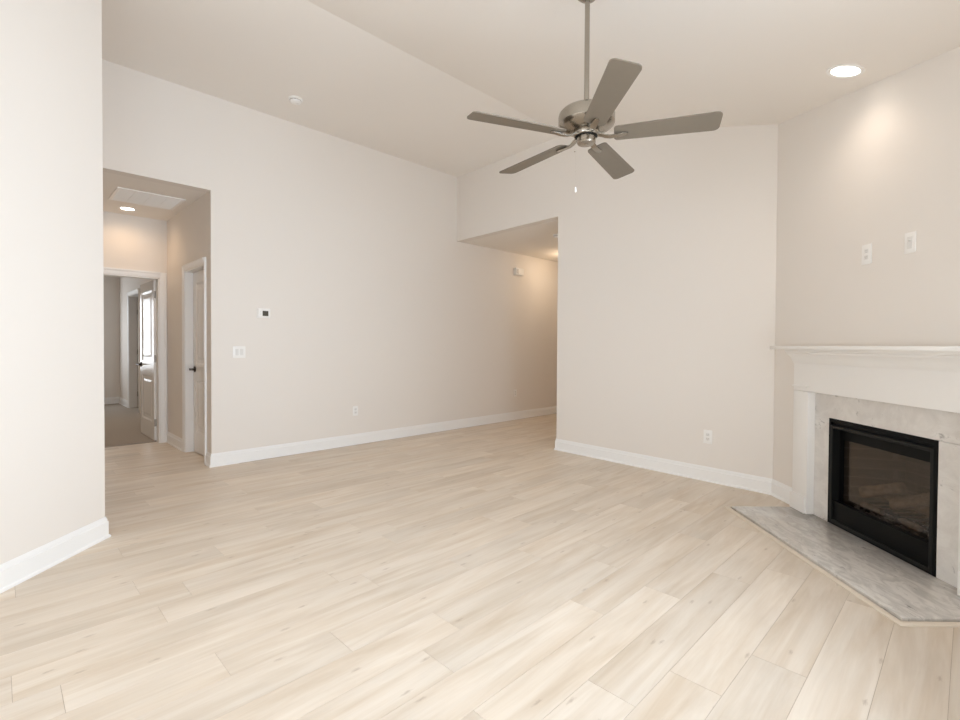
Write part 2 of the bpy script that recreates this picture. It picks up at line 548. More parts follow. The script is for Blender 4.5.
# small hall
D2A, D2B = 5.53, 6.24
bm = B()
box(bm, HX1, HX1 + 0.12, YW + 0.12, D2A, -0.02, ZH + 0.02); box(bm, HX1, HX1 + 0.12, D2B, HY, -0.02, ZH + 0.02)
box(bm, HX1, HX1 + 0.12, D2A, D2B, 2.04, ZH + 0.02)
structure(finish('wall_hall_right', bm, WALL))
bm = B(); box(bm, HX0 - 0.12, HX0, YW + 0.12, HY, -0.02, ZH + 0.02)
structure(finish('wall_hall_left', bm, WALL))
D1A, D1B = 0.62, 1.437
bm = B()
box(bm, -1.6, D1A, HY, HY + 0.12, -0.02, ZH + 0.02); box(bm, D1B, 1.95, HY, HY + 0.12, -0.02, ZH + 0.02)
box(bm, D1A, D1B, HY, HY + 0.12, 2.03, ZH + 0.02)
structure(finish('wall_hall_end', bm, WALL))
# bedroom
bm = B(); box(bm, -1.6, 3.3, HY + 0.12, 12.35, -0.1, 0.008)
structure(finish('floor_carpet', bm, CARPET))
BX = 1.79; BYF = 12.2
D3A, D3B = 10.30, 11.19
bm = B()
box(bm, BX, BX + 0.12, HY + 0.12, D3A, 0, ZH + 0.02); box(bm, BX, BX + 0.12, D3B, BYF, 0, ZH + 0.02); box(bm, BX, BX + 0.12, D3A, D3B, 2.12, ZH + 0.02)
structure(finish('wall_bedroom_right', bm, WALL))
BW = (0.15, 1.35, 0.68, 2.2)
bm = B()
box(bm, -1.6, BW[0], BYF, BYF + 0.14, 0, ZH + 0.02); box(bm, BW[1], BX + 0.12, BYF, BYF + 0.14, 0, ZH + 0.02)
box(bm, BW[0], BW[1], BYF, BYF + 0.14, 0, BW[2]); box(bm, BW[0], BW[1], BYF, BYF + 0.14, BW[3], ZH + 0.02)
structure(finish('wall_bedroom_end', bm, WALL))
bm = B(); box(bm, -1.7, -1.58, HY + 0.12, BYF, 0, ZH + 0.02)
structure(finish('wall_bedroom_left', bm, WALL))
bm = B()                                   # closets behind the two shut doors
box(bm, 2.6, 2.7, 5.44, 6.6, -0.02, 2.5); box(bm, HX1 + 0.12, 2.7, 5.44, 5.48, -0.02, 2.5); box(bm, HX1 + 0.12, 2.7, 6.5, 6.6, -0.02, 2.5)
box(bm, HX1 + 0.12, 2.7, 5.44, 6.6, 2.4, 2.5); box(bm, HX1 + 0.12, 2.7, 5.44, 6.6, -0.1, -0.002)
structure(finish('wall_closet', bm, WALL))
bm = B()
box(bm, 3.2, 3.3, 9.5, 11.35, 0, 2.6); box(bm, BX + 0.12, 3.2, 9.5, 9.6, 0, 2.6); box(bm, BX + 0.12, 3.2, 11.25, 11.35, 0, 2.6); box(bm, BX + 0.12, 3.3, 9.5, 11.35, 2.5, 2.6)
structure(finish('wall_bedroom_closet', bm, WALL))

# ---- baseboards
BP = [(0, 0), (0.022, 0), (0.022, 0.006), (0.019, 0.014), (0.013, 0.018), (0.013, 0.100), (0.0085, 0.104), (0.0085, 0.115), (0.005, 0.124), (0.003, 0.132), (0, 0.132)]


def baseboard(name, path, side, z=0.0):
    bm = B(); sweep(bm, path, BP, side, z)
    structure(finish(name, bm, TRIM, smooth=35))


baseboard('baseboard_north', [(HX1, D2A - 0.062), (HX1, YW), (8.99, YW)], -1)
baseboard('baseboard_hall', [(HX1, HY), (HX1, D2B + 0.062)], -1)
pl_out = dg(3.725, NW)
baseboard('baseboard_east', [(pl_out.x, pl_out.y), FC, (xe(EY), EY), (xe(EY) + 0.12, EY), (8.99, EY)], 1)
baseboard('baseboard_left', [(LB.x, LB.y), (LA.x, LA.y), (LC.x, LC.y), (XW + 0.01, LC.y)], -1)
baseboard('baseboard_passage', [(XW + 0.01, YW), (HX0, YW), (HX0, HY)], -1)
baseboard('baseboard_south', [(E1.x - 0.02, YS), (XW + 0.01, YS)], -1)
pn = dg(2.235, NW)
baseboard('baseboard_fireplace', [(E1.x, E1.y), (pn.x, pn.y)], 1)
baseboard('baseboard_bedroom', [(-1.57, BYF), (BX, BYF), (BX, D3B + 0.062)], -1, 0.008)

# ---- door casings and jambs (trim_n)
CW, CT = 0.062, 0.018


def casing(name, M, a, b, top, depth, z0=0.0, cw=CW):
    """M: local x along the wall, y out of the wall into the room; jamb lines the opening through depth"""
    bm = B()
    prof = [(0, 0), (cw, 0), (cw, CT), (cw * 0.75, CT), (cw * 0.55, CT * 0.72), (cw * 0.1, CT * 0.5), (0, CT * 0.5)]
    # legs: polygon in local (x,y) extruded up; head: mitred simple
    prism(bm, [(a - 0.004 - p, q) for p, q in prof], z0, top + cw, 'z', M)
    prism(bm, [(b + 0.004 + p, q) for p, q in prof], z0, top + cw, 'z', M)
    prism(bm, [(q, top + 0.004 + p) for p, q in prof], a - 0.004, b + 0.004, 'x', M)
    t = 0.012
    box(bm, a, a + t, -depth, 0.004, z0, top, M); box(bm, b - t, b, -depth, 0.004, z0, top, M); box(bm, a, b, -depth, 0.004, top - t, top, M)
    structure(finish(name, bm, TRIM))


casing('trim_1', frame((1, 0, 0), (0, -1, 0), (0, 0, 1), (0, HY, 0)), D1A, D1B, 2.03, 0.12, 0.0, 0.07)
casing('trim_2', frame((0, 1, 0), (-1, 0, 0), (0, 0, 1), (HX1, 0, 0)), D2A, D2B, 2.04, 0.12)
casing('trim_3', frame((0, 1, 0), (-1, 0, 0), (0, 0, 1), (BX, 0, 0)), D3A, D3B, 2.12, 0.12, 0.008)


# ---- doors
def door(name, w, h, M, handle_side, both=True, hinges=(0.25, 1.02, 1.78), hinge_dx=0.0, hinge_y=0.0):
    """leaf local: x 0..w (hinge at x=0), y thickness -0.035..0, z 0..h"""
    st = 0.105; bm = B()
    rails = [(0, 0.22), (0.80, 0.98), (h - 0.12, h)]
    bmL = bm
    box(bmL, 0, st, -0.035, 0, 0, h); box(bmL, w - st, w, -0.035, 0, 0, h)
    for a, b in rails:
        box(bmL, st, w - st, -0.035, 0, a, b)
    for (a, b) in ((0.22, 0.80), (0.98, h - 0.12)):
        box(bmL, st, w - st, -0.026, -0.009, a, b)
        for ys, sg in ((0, 1), (-0.035, -1)):
            # sloped moulding inside the frame
            o = [(st, a), (w - st, a), (w - st, b), (st, b)]; q = 0.022
            inn = [(st + q, a + q), (w - st - q, a + q), (w - st - q, b - q), (st + q, b - q)]
            vo = [bm.verts.new((x, ys, z)) for x, z in o]; vi = [bm.verts.new((x, ys - sg * 0.0088, z)) for x, z in inn]
            for i in range(4):
                bm.faces.new((vo[i], vo[(i + 1) % 4], vi[(i + 1) % 4], vi[i]))
            r0 = 0.055; r1 = 0.085                     # raised field
            if w - 2 * st > 0.25:
                v0 = [bm.verts.new((x, ys - sg * 0.009, z)) for x, z in ((st + r0, a + r0), (w - st - r0, a + r0), (w - st - r0, b - r0), (st + r0, b - r0))]
                v1 = [bm.verts.new((x, ys - sg * 0.004, z)) for x, z in ((st + r1, a + r1), (w - st - r1, a + r1), (w - st - r1, b - r1), (st + r1, b - r1))]
                for i in range(4):
                    bm.faces.new((v0[i], v0[(i + 1) % 4], v1[(i + 1) % 4], v1[i]))
                bm.faces.new(v1)
    leaf = finish(name, bm, DOORP); leaf.matrix_world = M
    structure(leaf)
    for hz in hinges:
        bm = B()
        tube(bm, (hinge_dx, hinge_y, hz - 0.045), (hinge_dx, hinge_y, hz + 0.045), 0.0065, 12)
        box(bm, -0.0015, 0.0005, -0.033, -0.002, hz - 0.045, hz + 0.045)
        finish('hinge', bm, STEEL, leaf, smooth=40)
    hx = w - 0.065 if handle_side else 0.065
    for sg, y0 in ((1, 0.0), (-1, -0.035)):
        if sg < 0 and not both:
            continue
        bm = B()
        Mh = frame((1, 0, 0), (0, 0, 1 * sg), (0, sg, 0), (hx, y0, 0.93)) if sg > 0 else frame((1, 0, 0), (0, 0, 1), (0, -1, 0), (hx, y0, 0.93))
        lathe(bm, [(0.0, 0), (0.033, 0), (0.033, 0.006), (0.026, 0.011), (0.012, 0.014), (0.011, 0.045), (0.013, 0.055), (0.0, 0.058)], 20, Mh, cap=False)
        dx = -1 if handle_side else 1
        tube(bm, (hx, y0 + sg * 0.05, 0.93), (hx + dx * 0.115, y0 + sg * 0.048, 0.928), 0.0095, 12, 0.007)
        finish('door_handle', bm, BRONZE, leaf, smooth=40)
    return leaf


# open bedroom door: hinge on the right jamb, folded back into the bedroom
da = R(90.2)
dx = Vector((math.cos(da), math.sin(da), 0)); dy = Vector((-math.sin(da), math.cos(da), 0))
door('door_1', 0.79, 2.00, frame(dx, dy, (0, 0, 1), (D1B - 0.036, HY + 0.125, 0.016)), True, hinge_dx=-0.004, hinge_y=-0.037, hinges=(0.22, 1.02, 1.82))
# shut closet door in the hall: far jamb carries the latch
door('door_2', D2B - D2A - 0.03, 2.015, frame((0, 1, 0), (-1, 0, 0), (0, 0, 1), (HX1 + 0.075, D2A + 0.015, 0.010)), True, both=False, hinges=())
# bedroom closet door, hinges on the far jamb
door('door_3', D3B - D3A - 0.03, 2.08, frame((1, 0, 0), (0, 1, 0), (0, 0, 1), (BX + 0.127, D3B - 0.014, 0.02)), True, hinges=(0.25, 1.05, 1.80), hinge_dx=-0.004, hinge_y=-0.037)

# ---- windows (behind the camera, and the one that lights the bedroom)


def window(name, M, x0, x1, z0, z1, sill=True):
    bm = B(); f = 0.05
    for a, b, c, d in ((x0, x0 + f, z0, z1), (x1 - f, x1, z0, z1), (x0, x1, z0, z0 + f), (x0, x1, z1 - f, z1), (x0, x1, (z0 + z1) / 2 - 0.02, (z0 + z1) / 2 + 0.02)):
        box(bm, a, b, -0.10, -0.05, c, d, M)
    if sill:
        box(bm, x0 - 0.05, x1 + 0.05, -0.05, 0.04, z0 - 0.025, z0, M)
    o = finish(name, bm, TRIM); structure(o)
    bm = B(); box(bm, x0 + f, x1 - f, -0.078, -0.072, z0 + f, z1 - f, M)
    finish('window_pane', bm, WGLASS, o)


for i, (a, b) in enumerate(SWIN):
    window('window_%d' % (i + 1), frame((1, 0, 0), (0, 1, 0), (0, 0, 1), (0, YS, 0)), a, b, 0.55, 2.15)
window('window_4', frame((0, 1, 0), (1, 0, 0), (0, 0, 1), (XW, 0, 0)), -0.1, 1.7, 0.1, 2.15, False)
window('window_5', frame((1, 0, 0), (0, -1, 0), (0, 0, 1), (0, BYF, 0)), BW[0], BW[1], BW[2], BW[3])

# ------------------------------------------------------------------ fireplace
FO = 2.98; NF = -2.37


def lroot(name, s, n, z, label, cat):
    return empty(name, None, mtx=frame(DS, DN, (0, 0, 1), dg(s, n, z)), label=label, cat=cat)


# hearth slab: local x = s-FO, y = n-NF (room side +)
h = lroot('hearth_slab', FO, NF, 0, 'polished grey veined marble hearth slab lying on the oak floor in front of the firebox', 'hearth')
bm = B(); box(bm, 2.185 - FO, 3.70 - FO, -0.018, 0.505, 0.0005, 0.020, bev=0.002)
finish('slab', bm, HEARTHM, h, smooth=50)
bm = B()
x0, x1, y1 = 2.185 - FO, 3.70 - FO, 0.505
sweep(bm, [(x0, 0.03), (x0, y1), (x1, y1), (x1, y1 - 0.02)], [(0.010, 0.0005), (0.040, 0.0005), (0.039, 0.006), (0.030, 0.0115), (0.014, 0.012), (0.010, 0.009)], 1)
finish('edge_trim', bm, OAKTRIM, h, smooth=40)

# marble surround
ms = lroot('marble_surround', FO, NF, 0.0205, 'white veined marble slabs framing the black firebox inside the mantel', 'fireplace surround')
zb = -0.0205
for nm, x0, x1, z0, z1 in (('leg_slab', 3.388, 3.5345, 0.0, 0.7395 + zb), ('leg_slab', 2.4055, 2.575, 0.0, 0.7395 + zb), ('top_slab', 2.4055, 3.5345, 0.7405 + zb, 0.9065 + zb)):
    bm = B(); box(bm, x0 - FO, x1 - FO, NW - NF, 0, z0, z1, bev=0.001)
    finish(nm, bm, MARBLE, ms)

# mantel
mt = lroot('fireplace_mantel', FO, NF, 0, 'cream painted wooden mantel with crown moulding and shelf around the corner fireplace', 'mantel')
PF = -2.318 - NF                  # pilaster front
Wb = NW - NF + 0.001
for s0, s1 in ((3.535, 3.70), (2.24, 2.405)):
    bm = B(); box(bm, s0 - FO, s1 - FO, Wb, PF, 0.0205 if s0 > 3 else 0.0205, 0.905, bev=0.002)
    finish('pilaster', bm, MANTEL, mt, smooth=50)
    bm = B()
    a, b = (s0 - FO + 0.012, s1 - FO)
    if s0 < 3:
        a, b = s0 - FO, s1 - FO - 0.012
    # plinth block: same height as the baseboard, with its cap
    box(bm, a, b + (0.012 if s0 > 3 else 0), PF, PF + 0.012, 0.0205, 0.138, bev=0.002)
    if s0 > 3:
        box(bm, b, b + 0.012, Wb, PF, 0.0205, 0.138)
    finish('plinth', bm, MANTEL, mt)
    bm = B()
    box(bm, s0 - FO - (0.008 if s0 < 3 else 0.0), s1 - FO + (0.008 if s0 > 3 else 0.0), Wb, PF + 0.008, 0.934, 0.944, bev=0.002)
    finish('capital_bead', bm, MANTEL, mt)
bm = B(); box(bm, 2.24 - FO, 3.70 - FO, Wb, PF - 0.0005, 0.907, 1.208, bev=0.001)
finish('frieze', bm, MANTEL, mt)
bm = B()
crown = [(q * 0.58, v) for q, v in [(0, 1.105), (0.006, 1.105), (0.008, 1.115), (0.014, 1.120), (0.018, 1.132), (0.030, 1.150), (0.048, 1.166), (0.062, 1.175), (0.064, 1.186), (0.074, 1.192), (0.078, 1.205), (0.078, 1.2085), (0, 1.2085)]]
sweep(bm, [(2.24 - FO, Wb), (2.24 - FO, PF), (3.70 - FO, PF), (3.70 - FO, Wb)], crown, 1)
finish('crown_moulding', bm, MANTEL, mt, smooth=30)
bm = B(); box(bm, 2.14 - FO, 3.80 - FO, Wb, -2.19 - NF, 1.209, 1.234, bev=0.004)
finish('mantel_shelf', bm, MANTEL, mt, smooth=50)

# gas fireplace insert
gi = lroot('gas_fireplace', FO, NF, 0.0205, 'black gas fireplace insert with a wide glass front set in the marble surround', 'fireplace')
A0, A1 = 2.577 - FO, 3.386 - FO
z0 = 0.001; z1 = 0.7185
bm = B()                          # outer flange, slightly proud of the marble edge
zb = 0.0
fr = 0.017
box(bm, A0, A0 + fr, -0.03, 0.003, z0, z1); box(bm, A1 - fr, A1, -0.03, 0.003, z0, z1); box(bm, A0, A1, -0.03, 0.003, z0, z0 + 0.012)
box(bm, A0, A1, -0.03, 0.003, z1 - 0.022, z1, bev=0.002)
box(bm, A0 + fr, A1 - fr, -0.03, -0.012, z1 - 0.045, z1 - 0.022)
finish('flange', bm, BLACK, gi)
bm = B()                          # door frame
d0, d1 = A0 + 0.017, A1 - 0.017; dz0, dz1 = z0 + 0.012, 0.675
t = 0.022
box(bm, d0, d0 + t, -0.05, 0.006, dz0, dz1, bev=0.003); box(bm, d1 - t, d1, -0.05, 0.006, dz0, dz1, bev=0.003)
box(bm, d0 + t, d1 - t, -0.05, 0.006, dz1 - t, dz1, bev=0.003); box(bm, d0 + t, d1 - t, -0.05, 0.006, dz0, dz0 + 0.02, bev=0.003)
finish('door_frame', bm, simple('charcoal_metal', (0.010, 0.010, 0.009), 0.5, spec=0.2), gi)
bm = B()
box(bm, d0 + t, d1 - t, -0.03, -0.006, dz0 + 0.02, 0.155, bev=0.002)
box(bm, d0 + t, d1 - t, -0.035, 0.0, 0.155, 0.163, bev=0.002)
finish('lower_panel', bm, BLACKG, gi)
bm = B()                          # black mask around the glass
g0, g1 = d0 + t, d1 - t; k0, k1, kz0, kz1 = g0 + 0.028, g1 - 0.033, 0.163, 0.582
box(bm, g0, k0, -0.052, -0.046, 0.155, dz1 - t); box(bm, k1, g1, -0.052, -0.046, 0.155, dz1 - t)
box(bm, k0, k1, -0.052, -0.046, kz1, dz1 - t)
finish('glass_mask', bm, BLACKG, gi)
bm = B(); box(bm, g0 - 0.004, g1 + 0.004, -0.058, -0.053, 0.15, dz1 - t + 0.004)
finish('glass_pane', bm, FGLASS, gi)
bm = B()                          # firebox shell, open to the front, tapering to the back
yb = -0.42
fl_ = [(A0 + 0.02, -0.06), (A1 - 0.02, -0.06), (A1 - 0.12, yb), (A0 + 0.12, yb)]
lo = [bm.verts.new((x, y, 0.10)) for x, y in fl_]; hi = [bm.verts.new((x, y, 0.70)) for x, y in fl_]
bm.faces.new(lo); bm.faces.new(hi)
for i in (1, 2, 3):
    bm.faces.new((lo[i], lo[(i + 1) % 4], hi[(i + 1) % 4], hi[i]))
bm.normal_update()
o = finish('firebox', bm, BRICK, gi, recalc=True)
bm = B(); box(bm, A0 + 0.02, A1 - 0.02, -0.40, -0.032, 0.001, 0.095)  # added black block below the firebox, stops sky light leaking under the insert
finish('leak_block', bm, BLACK, gi)
bm = B()
for k in range(7):                # grate bars
    xx = -0.22 + k * 0.073
    box(bm, xx - 0.006, xx + 0.006, -0.30, -0.128, 0.185, 0.197)
box(bm, -0.25, 0.25, -0.295, -0.283, 0.173, 0.185); box(bm, -0.25, 0.25, -0.142, -0.130, 0.173, 0.185)
for x in (-0.23, 0.23):
    for y in (-0.289, -0.136):
        box(bm, x - 0.006, x + 0.006, y - 0.006, y + 0.006, 0.10, 0.175)
finish('grate', bm, BLACK, gi)
bm = B()                          # ember bed
rr = random.Random(5)
for k in range(150):
    x = rr.uniform(-0.30, 0.30); y = rr.uniform(-0.27, -0.075); r = rr.uniform(0.010, 0.022)
    zz = 0.10 + r * 0.6 + rr.uniform(0, 0.035)
    mm = Matrix.Translation((x, y, zz)) @ Matrix.Rotation(rr.uniform(0, 3), 4, Vector((rr.random(), rr.random(), rr.random() + 0.1)).normalized()) @ Matrix.Diagonal((1, rr.uniform(0.6, 1), 0.7, 1))
    bmesh.ops.create_icosphere(bm, subdivisions=1, radius=r, matrix=mm)
finish('ember_bed', bm, EMBER, gi)['kind'] = 'stuff'
GF = frame(DS, DN, (0, 0, 1), dg(FO, NF, 0.0205))


def flog(p0, p1, r, label, seed):
    p0 = Vector(p0); p1 = Vector(p1); L = (p1 - p0).length; bm = B(); rr = random.Random(seed)
    seg = 18; nr = 14; rings = []
    for i in range(nr + 1):
        t = i / nr; rad = r * (1 + 0.10 * math.sin(t * 5 + seed)) * (1 if 0 < i < nr else 0.82)
        ring = []
        for k in range(seg):
            a = 2 * math.pi * k / seg
            q = rad * (1 + 0.13 * math.sin(3 * a + seed + 2 * t) + rr.uniform(-0.06, 0.06))
            bend = 0.05 * L * math.sin(t * math.pi)
            ring.append(bm.verts.new((q * math.cos(a) + bend, q * math.sin(a), t * L)))
        rings.append(ring)
    for a, b in zip(rings, rings[1:]):
        for k in range(seg):
            bm.faces.new((a[k], a[(k + 1) % seg], b[(k + 1) % seg], b[k]))
    bm.faces.new(rings[0][::-1]); bm.faces.new(rings[-1])
    o = finish('fireplace_log', bm, LOGM, smooth=45)
    q = (p1 - p0).to_track_quat('Z', 'Y').to_matrix().to_4x4(); q.translation = p0
    o.matrix_world = GF @ q
    tag(o, label, 'log', 'ceramic logs behind the fireplace glass')


flog((-0.27, -0.275, 0.256), (0.27, -0.265, 0.256), 0.042, 'longest ceramic log lying level across the back of the fire grate', 1)
flog((0.28, -0.14, 0.240), (0.03, -0.19, 0.345), 0.036, 'ceramic log on the left of the fire, rising to the right over the back log', 2)
flog((0.04, -0.14, 0.240), (-0.22, -0.19, 0.365), 0.034, 'ceramic log on the right of the fire, leaning up over the back log', 3)
flog((0.22, -0.090, 0.178), (0.06, -0.094, 0.182), 0.021, 'short split ceramic log lying low among embers at the front left', 4)
flog((-0.07, -0.094, 0.180), (-0.21, -0.090, 0.180), 0.021, 'short thick ceramic log lying at the front right by the embers', 6)

# ------------------------------------------------------------------ ceiling fan
FX, FY, FZ = 2.283, 1.491, 2.361
FR = 0.667
fan = empty('ceiling_fan', (FX, FY, FZ), 0, 'brushed nickel ceiling fan with five grey taupe blades hanging on a long rod', 'ceiling fan')
zc = zs(FY) - FZ
bm = B()
Mc = Matrix.Translation((0, 0, zc)) @ Matrix.Rotation(math.atan(SL), 4, 'X')
lathe(bm, [(0.066, 0.0), (0.066, -0.012), (0.062, -0.03), (0.048, -0.046), (0.028, -0.056), (0.0, -0.058)], 36, Mc)
finish('canopy', bm, NICKEL, fan, smooth=40)
bm = B(); tube(bm, (0, 0, 0.17), (0, 0, zc - 0.04), 0.0135, 20)
finish('downrod', bm, NICKEL, fan, smooth=40)
bm = B()
lathe(bm, [(0.0, 0.178), (0.022, 0.178), (0.022, 0.156), (0.030, 0.150), (0.110, 0.142), (0.135, 0.134), (0.146, 0.122), (0.150, 0.108),
           (0.150, 0.066), (0.147, 0.060), (0.135, 0.050), (0.105, 0.036), (0.085, 0.031), (0.0, 0.031)], 56, cap=False)
finish('motor_housing', bm, NICKEL, fan, smooth=25)
bm = B(); lathe(bm, [(0.0, 0.030), (0.066, 0.030), (0.069, 0.024), (0.069, 0.008), (0.066, 0.002), (0.060, 0.000), (0.058, 0.004), (0.058, 0.012), (0.0, 0.012)], 44, cap=False)
finish('rotor_ring', bm, NICKEL, fan, smooth=40)
bm = B(); lathe(bm, [(0.0, 0.0115), (0.0575, 0.0115), (0.0565, 0.0), (0.0, 0.0)], 40, cap=False)
finish('gasket', bm, BLACK, fan, smooth=40)
bm = B()
lathe(bm, [(0.0, 0.000), (0.049, 0.000), (0.050, -0.004), (0.050, -0.033), (0.045, -0.040), (0.014, -0.043), (0.011, -0.046), (0.0, -0.047)], 40, cap=False)
finish('switch_housing', bm, NICKEL, fan, smooth=35)
PH0 = -10.487
for k in range(5):
    a = PH0 - k * 2 * math.pi / 5 + math.pi       # radius in the fit is negative
    bm = B()
    r0, r1, hw0, hw1, th = 0.145, FR, 0.057, 0.070, 0.006
    pts = []
    def corner(cx, cy, r, a0, a1, n=6):
        return [(cx + r * math.cos(R(a0 + (a1 - a0) * i / n)), cy + r * math.sin(R(a0 + (a1 - a0) * i / n))) for i in range(n + 1)]
    pts += corner(r0 + 0.022, -hw0 + 0.022, 0.022, 180, 270)
    pts += corner(r1 - 0.028, -hw1 + 0.028, 0.028, 270, 360)
    pts += corner(r1 - 0.028, hw1 - 0.028, 0.028, 0, 90)
    pts += corner(r0 + 0.022, hw0 - 0.022, 0.022, 90, 180)
    TILT = Matrix.Translation((0, 0, -0.008)) @ Matrix.Rotation(R(-1.7), 4, R0)
    Mb = TILT @ Matrix.Rotation(a, 4, 'Z') @ Matrix.Translation((0, 0, 0.008)) @ Matrix.Rotation(R(-12), 4, 'X')
    prism(bm, pts, -th / 2, th / 2, 'z', Mb)
    bl = finish('blade', bm, BLADE, fan)
    bm = B()                     # blade iron under the blade
    pp = [(0.060, 0, 0.014), (0.080, 0, 0.008), (0.10, 0, -0.002), (0.125, 0, -0.007), (0.155, 0, -0.006), (0.185, 0, -0.003), (0.205, 0, -0.001), (0.216, 0, 0.001)]
    strip(bm, pp, [0.036, 0.033, 0.031, 0.032, 0.034, 0.034, 0.027, 0.012], 0.007)
    bmesh.ops.bevel(bm, geom=bm.edges[:], offset=0.0018, segments=2, affect='EDGES')
    Mi = TILT @ Matrix.Rotation(a, 4, 'Z') @ Matrix.Translation((0, 0, 0.0)) @ Matrix.Rotation(R(-8), 4, 'X')
    bmesh.ops.transform(bm, matrix=Mi, verts=bm.verts[:])
    finish('blade_iron', bm, NICKEL, fan, smooth=40)
side = -R0 * 0.058 - F0 * 0.01
for pull, ln, fob in ((side, 0.245, True), (-R0 * 0.058 + F0 * 0.02, 0.04, False)):
    bm = B()
    px, py = pull.x, pull.y
    n = int(ln / 0.006)
    for i in range(n):
        bmesh.ops.create_icosphere(bm, subdivisions=1, radius=0.0008, matrix=Matrix.Translation((px, py, -0.03 - i * 0.006)))
    ch = finish('pull_chain', bm, NICKEL, fan)
    bm = B()
    lathe(bm, [(0.0, 0.0), (0.0035, -0.003), (0.0045, -0.02), (0.003, -0.028), (0.0, -0.03)] if fob else [(0.0, 0.0), (0.004, -0.004), (0.0, -0.008)], 12, Matrix.Translation((px, py, -0.03 - ln)), cap=False)
    finish('pull_fob', bm, PLASTIC if fob else NICKEL, ch, smooth=50)


# ------------------------------------------------------------------ lights
def can_light(loc, normal, rad, label, power, col, lensmat, size=0.10, spot=None):
    nz = -Vector(normal).normalized()           # points down into the room
    q = nz.to_track_quat('Z', 'Y').to_matrix().to_4x4(); q.translation = Vector(loc)
    r = empty('recessed_light', None, mtx=q, label=label, cat='ceiling light')
    bm = B()
    lathe(bm, [(rad * 0.76, 0.0), (rad, 0.0), (rad, 0.003), (rad * 0.97, 0.006), (rad * 0.84, 0.006), (rad * 0.76, 0.003), (rad * 0.76, 0.0)], 40, cap=False)
    finish('trim_ring', bm, PLASTIC, r, smooth=40)
    bm = B(); lathe(bm, [(rad * 0.77, 0.0005), (rad * 0.75, 0.0025), (rad * 0.4, 0.004), (0, 0.0045)], 40, cap=False)
    finish('lens', bm, lensmat, r, smooth=60)
    d = bpy.data.lights.new('lamp', 'SPOT' if spot else 'AREA')
    d.energy = power; d.color = col
    if spot:
        d.spot_size = R(spot); d.spot_blend = 0.9; d.shadow_soft_size = size / 2
    else:
        d.shape = 'DISK'; d.size = size
    o = bpy.data.objects.new('lamp', d); COL.objects.link(o); o.parent = r
    o.location = (0, 0, 0.02); o.rotation_euler = (R(180), 0, 0)
    return r


LXY = (3.648, 0.562)
can_light((LXY[0], LXY[1], zs(LXY[1])), (0, -SL, 1), 0.098, 'round white recessed light shining in the sloped ceiling above the fireplace', 10, (1.0, 0.84, 0.70), LENS, 0.14, spot=150)
can_light((1.067, 6.72, ZH), (0, 0, 1), 0.085, 'small warm recessed light in the low hall ceiling behind the vent grille', 9, (1.0, 0.66, 0.38), LENSW, 0.12, spot=165)
can_light((-0.6, 0.9, zs(0.9)), (0, -SL, 1), 0.098, 'unseen recessed light added in the sloped ceiling near the west patio window', 9, (1.0, 0.80, 0.62), LENS, 0.14, spot=160)  # added out of view, warm fill for the near part of the room
can_light((-0.55, 4.55, ZC), (0, 0, 1), 0.098, 'unseen recessed light added in the flat ceiling over the side passage', 28, (1.0, 0.82, 0.66), LENS, 0.14, spot=165)  # added out of view to brighten the long wall and passage floor
can_light((0.5, 9.0, ZH), (0, 0, 1), 0.085, 'unseen recessed light added in the bedroom ceiling beyond the open panel door', 42, (1.0, 0.76, 0.52), LENS, 0.12, spot=165)  # added out of view to warm and lift the bedroom
# corridor flush light just out of sight behind the wall edge
cl = empty('flush_light', (6.72, 4.62, ZH), 0, 'warm domed flush ceiling light glowing in the corridor behind the wall edge', 'ceiling light')
bm = B(); lathe(bm, [(0.0, -0.0), (0.15, -0.0), (0.15, -0.02), (0.14, -0.024), (0.0, -0.024)], 40, cap=False)
finish('base_ring', bm, NICKEL, cl, smooth=40)
bm = B(); lathe(bm, [(0.138, -0.024), (0.130, -0.045), (0.10, -0.068), (0.05, -0.082), (0, -0.086)], 40, cap=False)
finish('glass_dome', bm, LENSW, cl, smooth=60)
d = bpy.data.lights.new('lamp', 'POINT'); d.energy = 6.5; d.color = (1.0, 0.74, 0.48); d.shadow_soft_size = 0.1
o = bpy.data.objects.new('lamp', d); COL.objects.link(o); o.parent = cl; o.location = (0, 0, -0.22)


# smoke detectors
def detector(loc, r, label):
    t = empty('smoke_detector', loc, 0, label, 'smoke detector')
    bm = B(); lathe(bm, [(0.0, 0.0), (r, 0.0), (r, -0.008), (r * 0.96, -0.012), (r * 0.8, -0.013), (0, -0.013)], 36, cap=False)
    finish('base', bm, PLASTIC, t, smooth=40)
    bm = B(); lathe(bm, [(r * 0.78, -0.013), (r * 0.78, -0.024), (r * 0.70, -0.036), (r * 0.52, -0.042), (0, -0.044)], 36, cap=False)
    finish('sensor_cover', bm, PLASTIC, t, smooth=40)
    bm = B()
    for k in range(12):
        a = k * math.pi / 6
        box(bm, r * 0.76, r * 0.79, -0.012, 0.012, -0.021, -0.016, Matrix.Rotation(a, 4, 'Z'))
    finish('vent_slot', bm, SLOT, t)
    bm = B(); lathe(bm, [(0.012, -0.042), (0.012, -0.046), (0, -0.047)], 16, Matrix.Translation((r * 0.25, -r * 0.2, 0)), cap=False)
    finish('test_button', bm, PLASTIC2, t, smooth=40)
    return t


detector((2.143, 4.79, ZC), 0.068, 'round white smoke detector on the high flat ceiling left of the crease')
detector((5.46, 4.02, ZH), 0.055, 'small white smoke detector on the corridor ceiling at the opening edge')

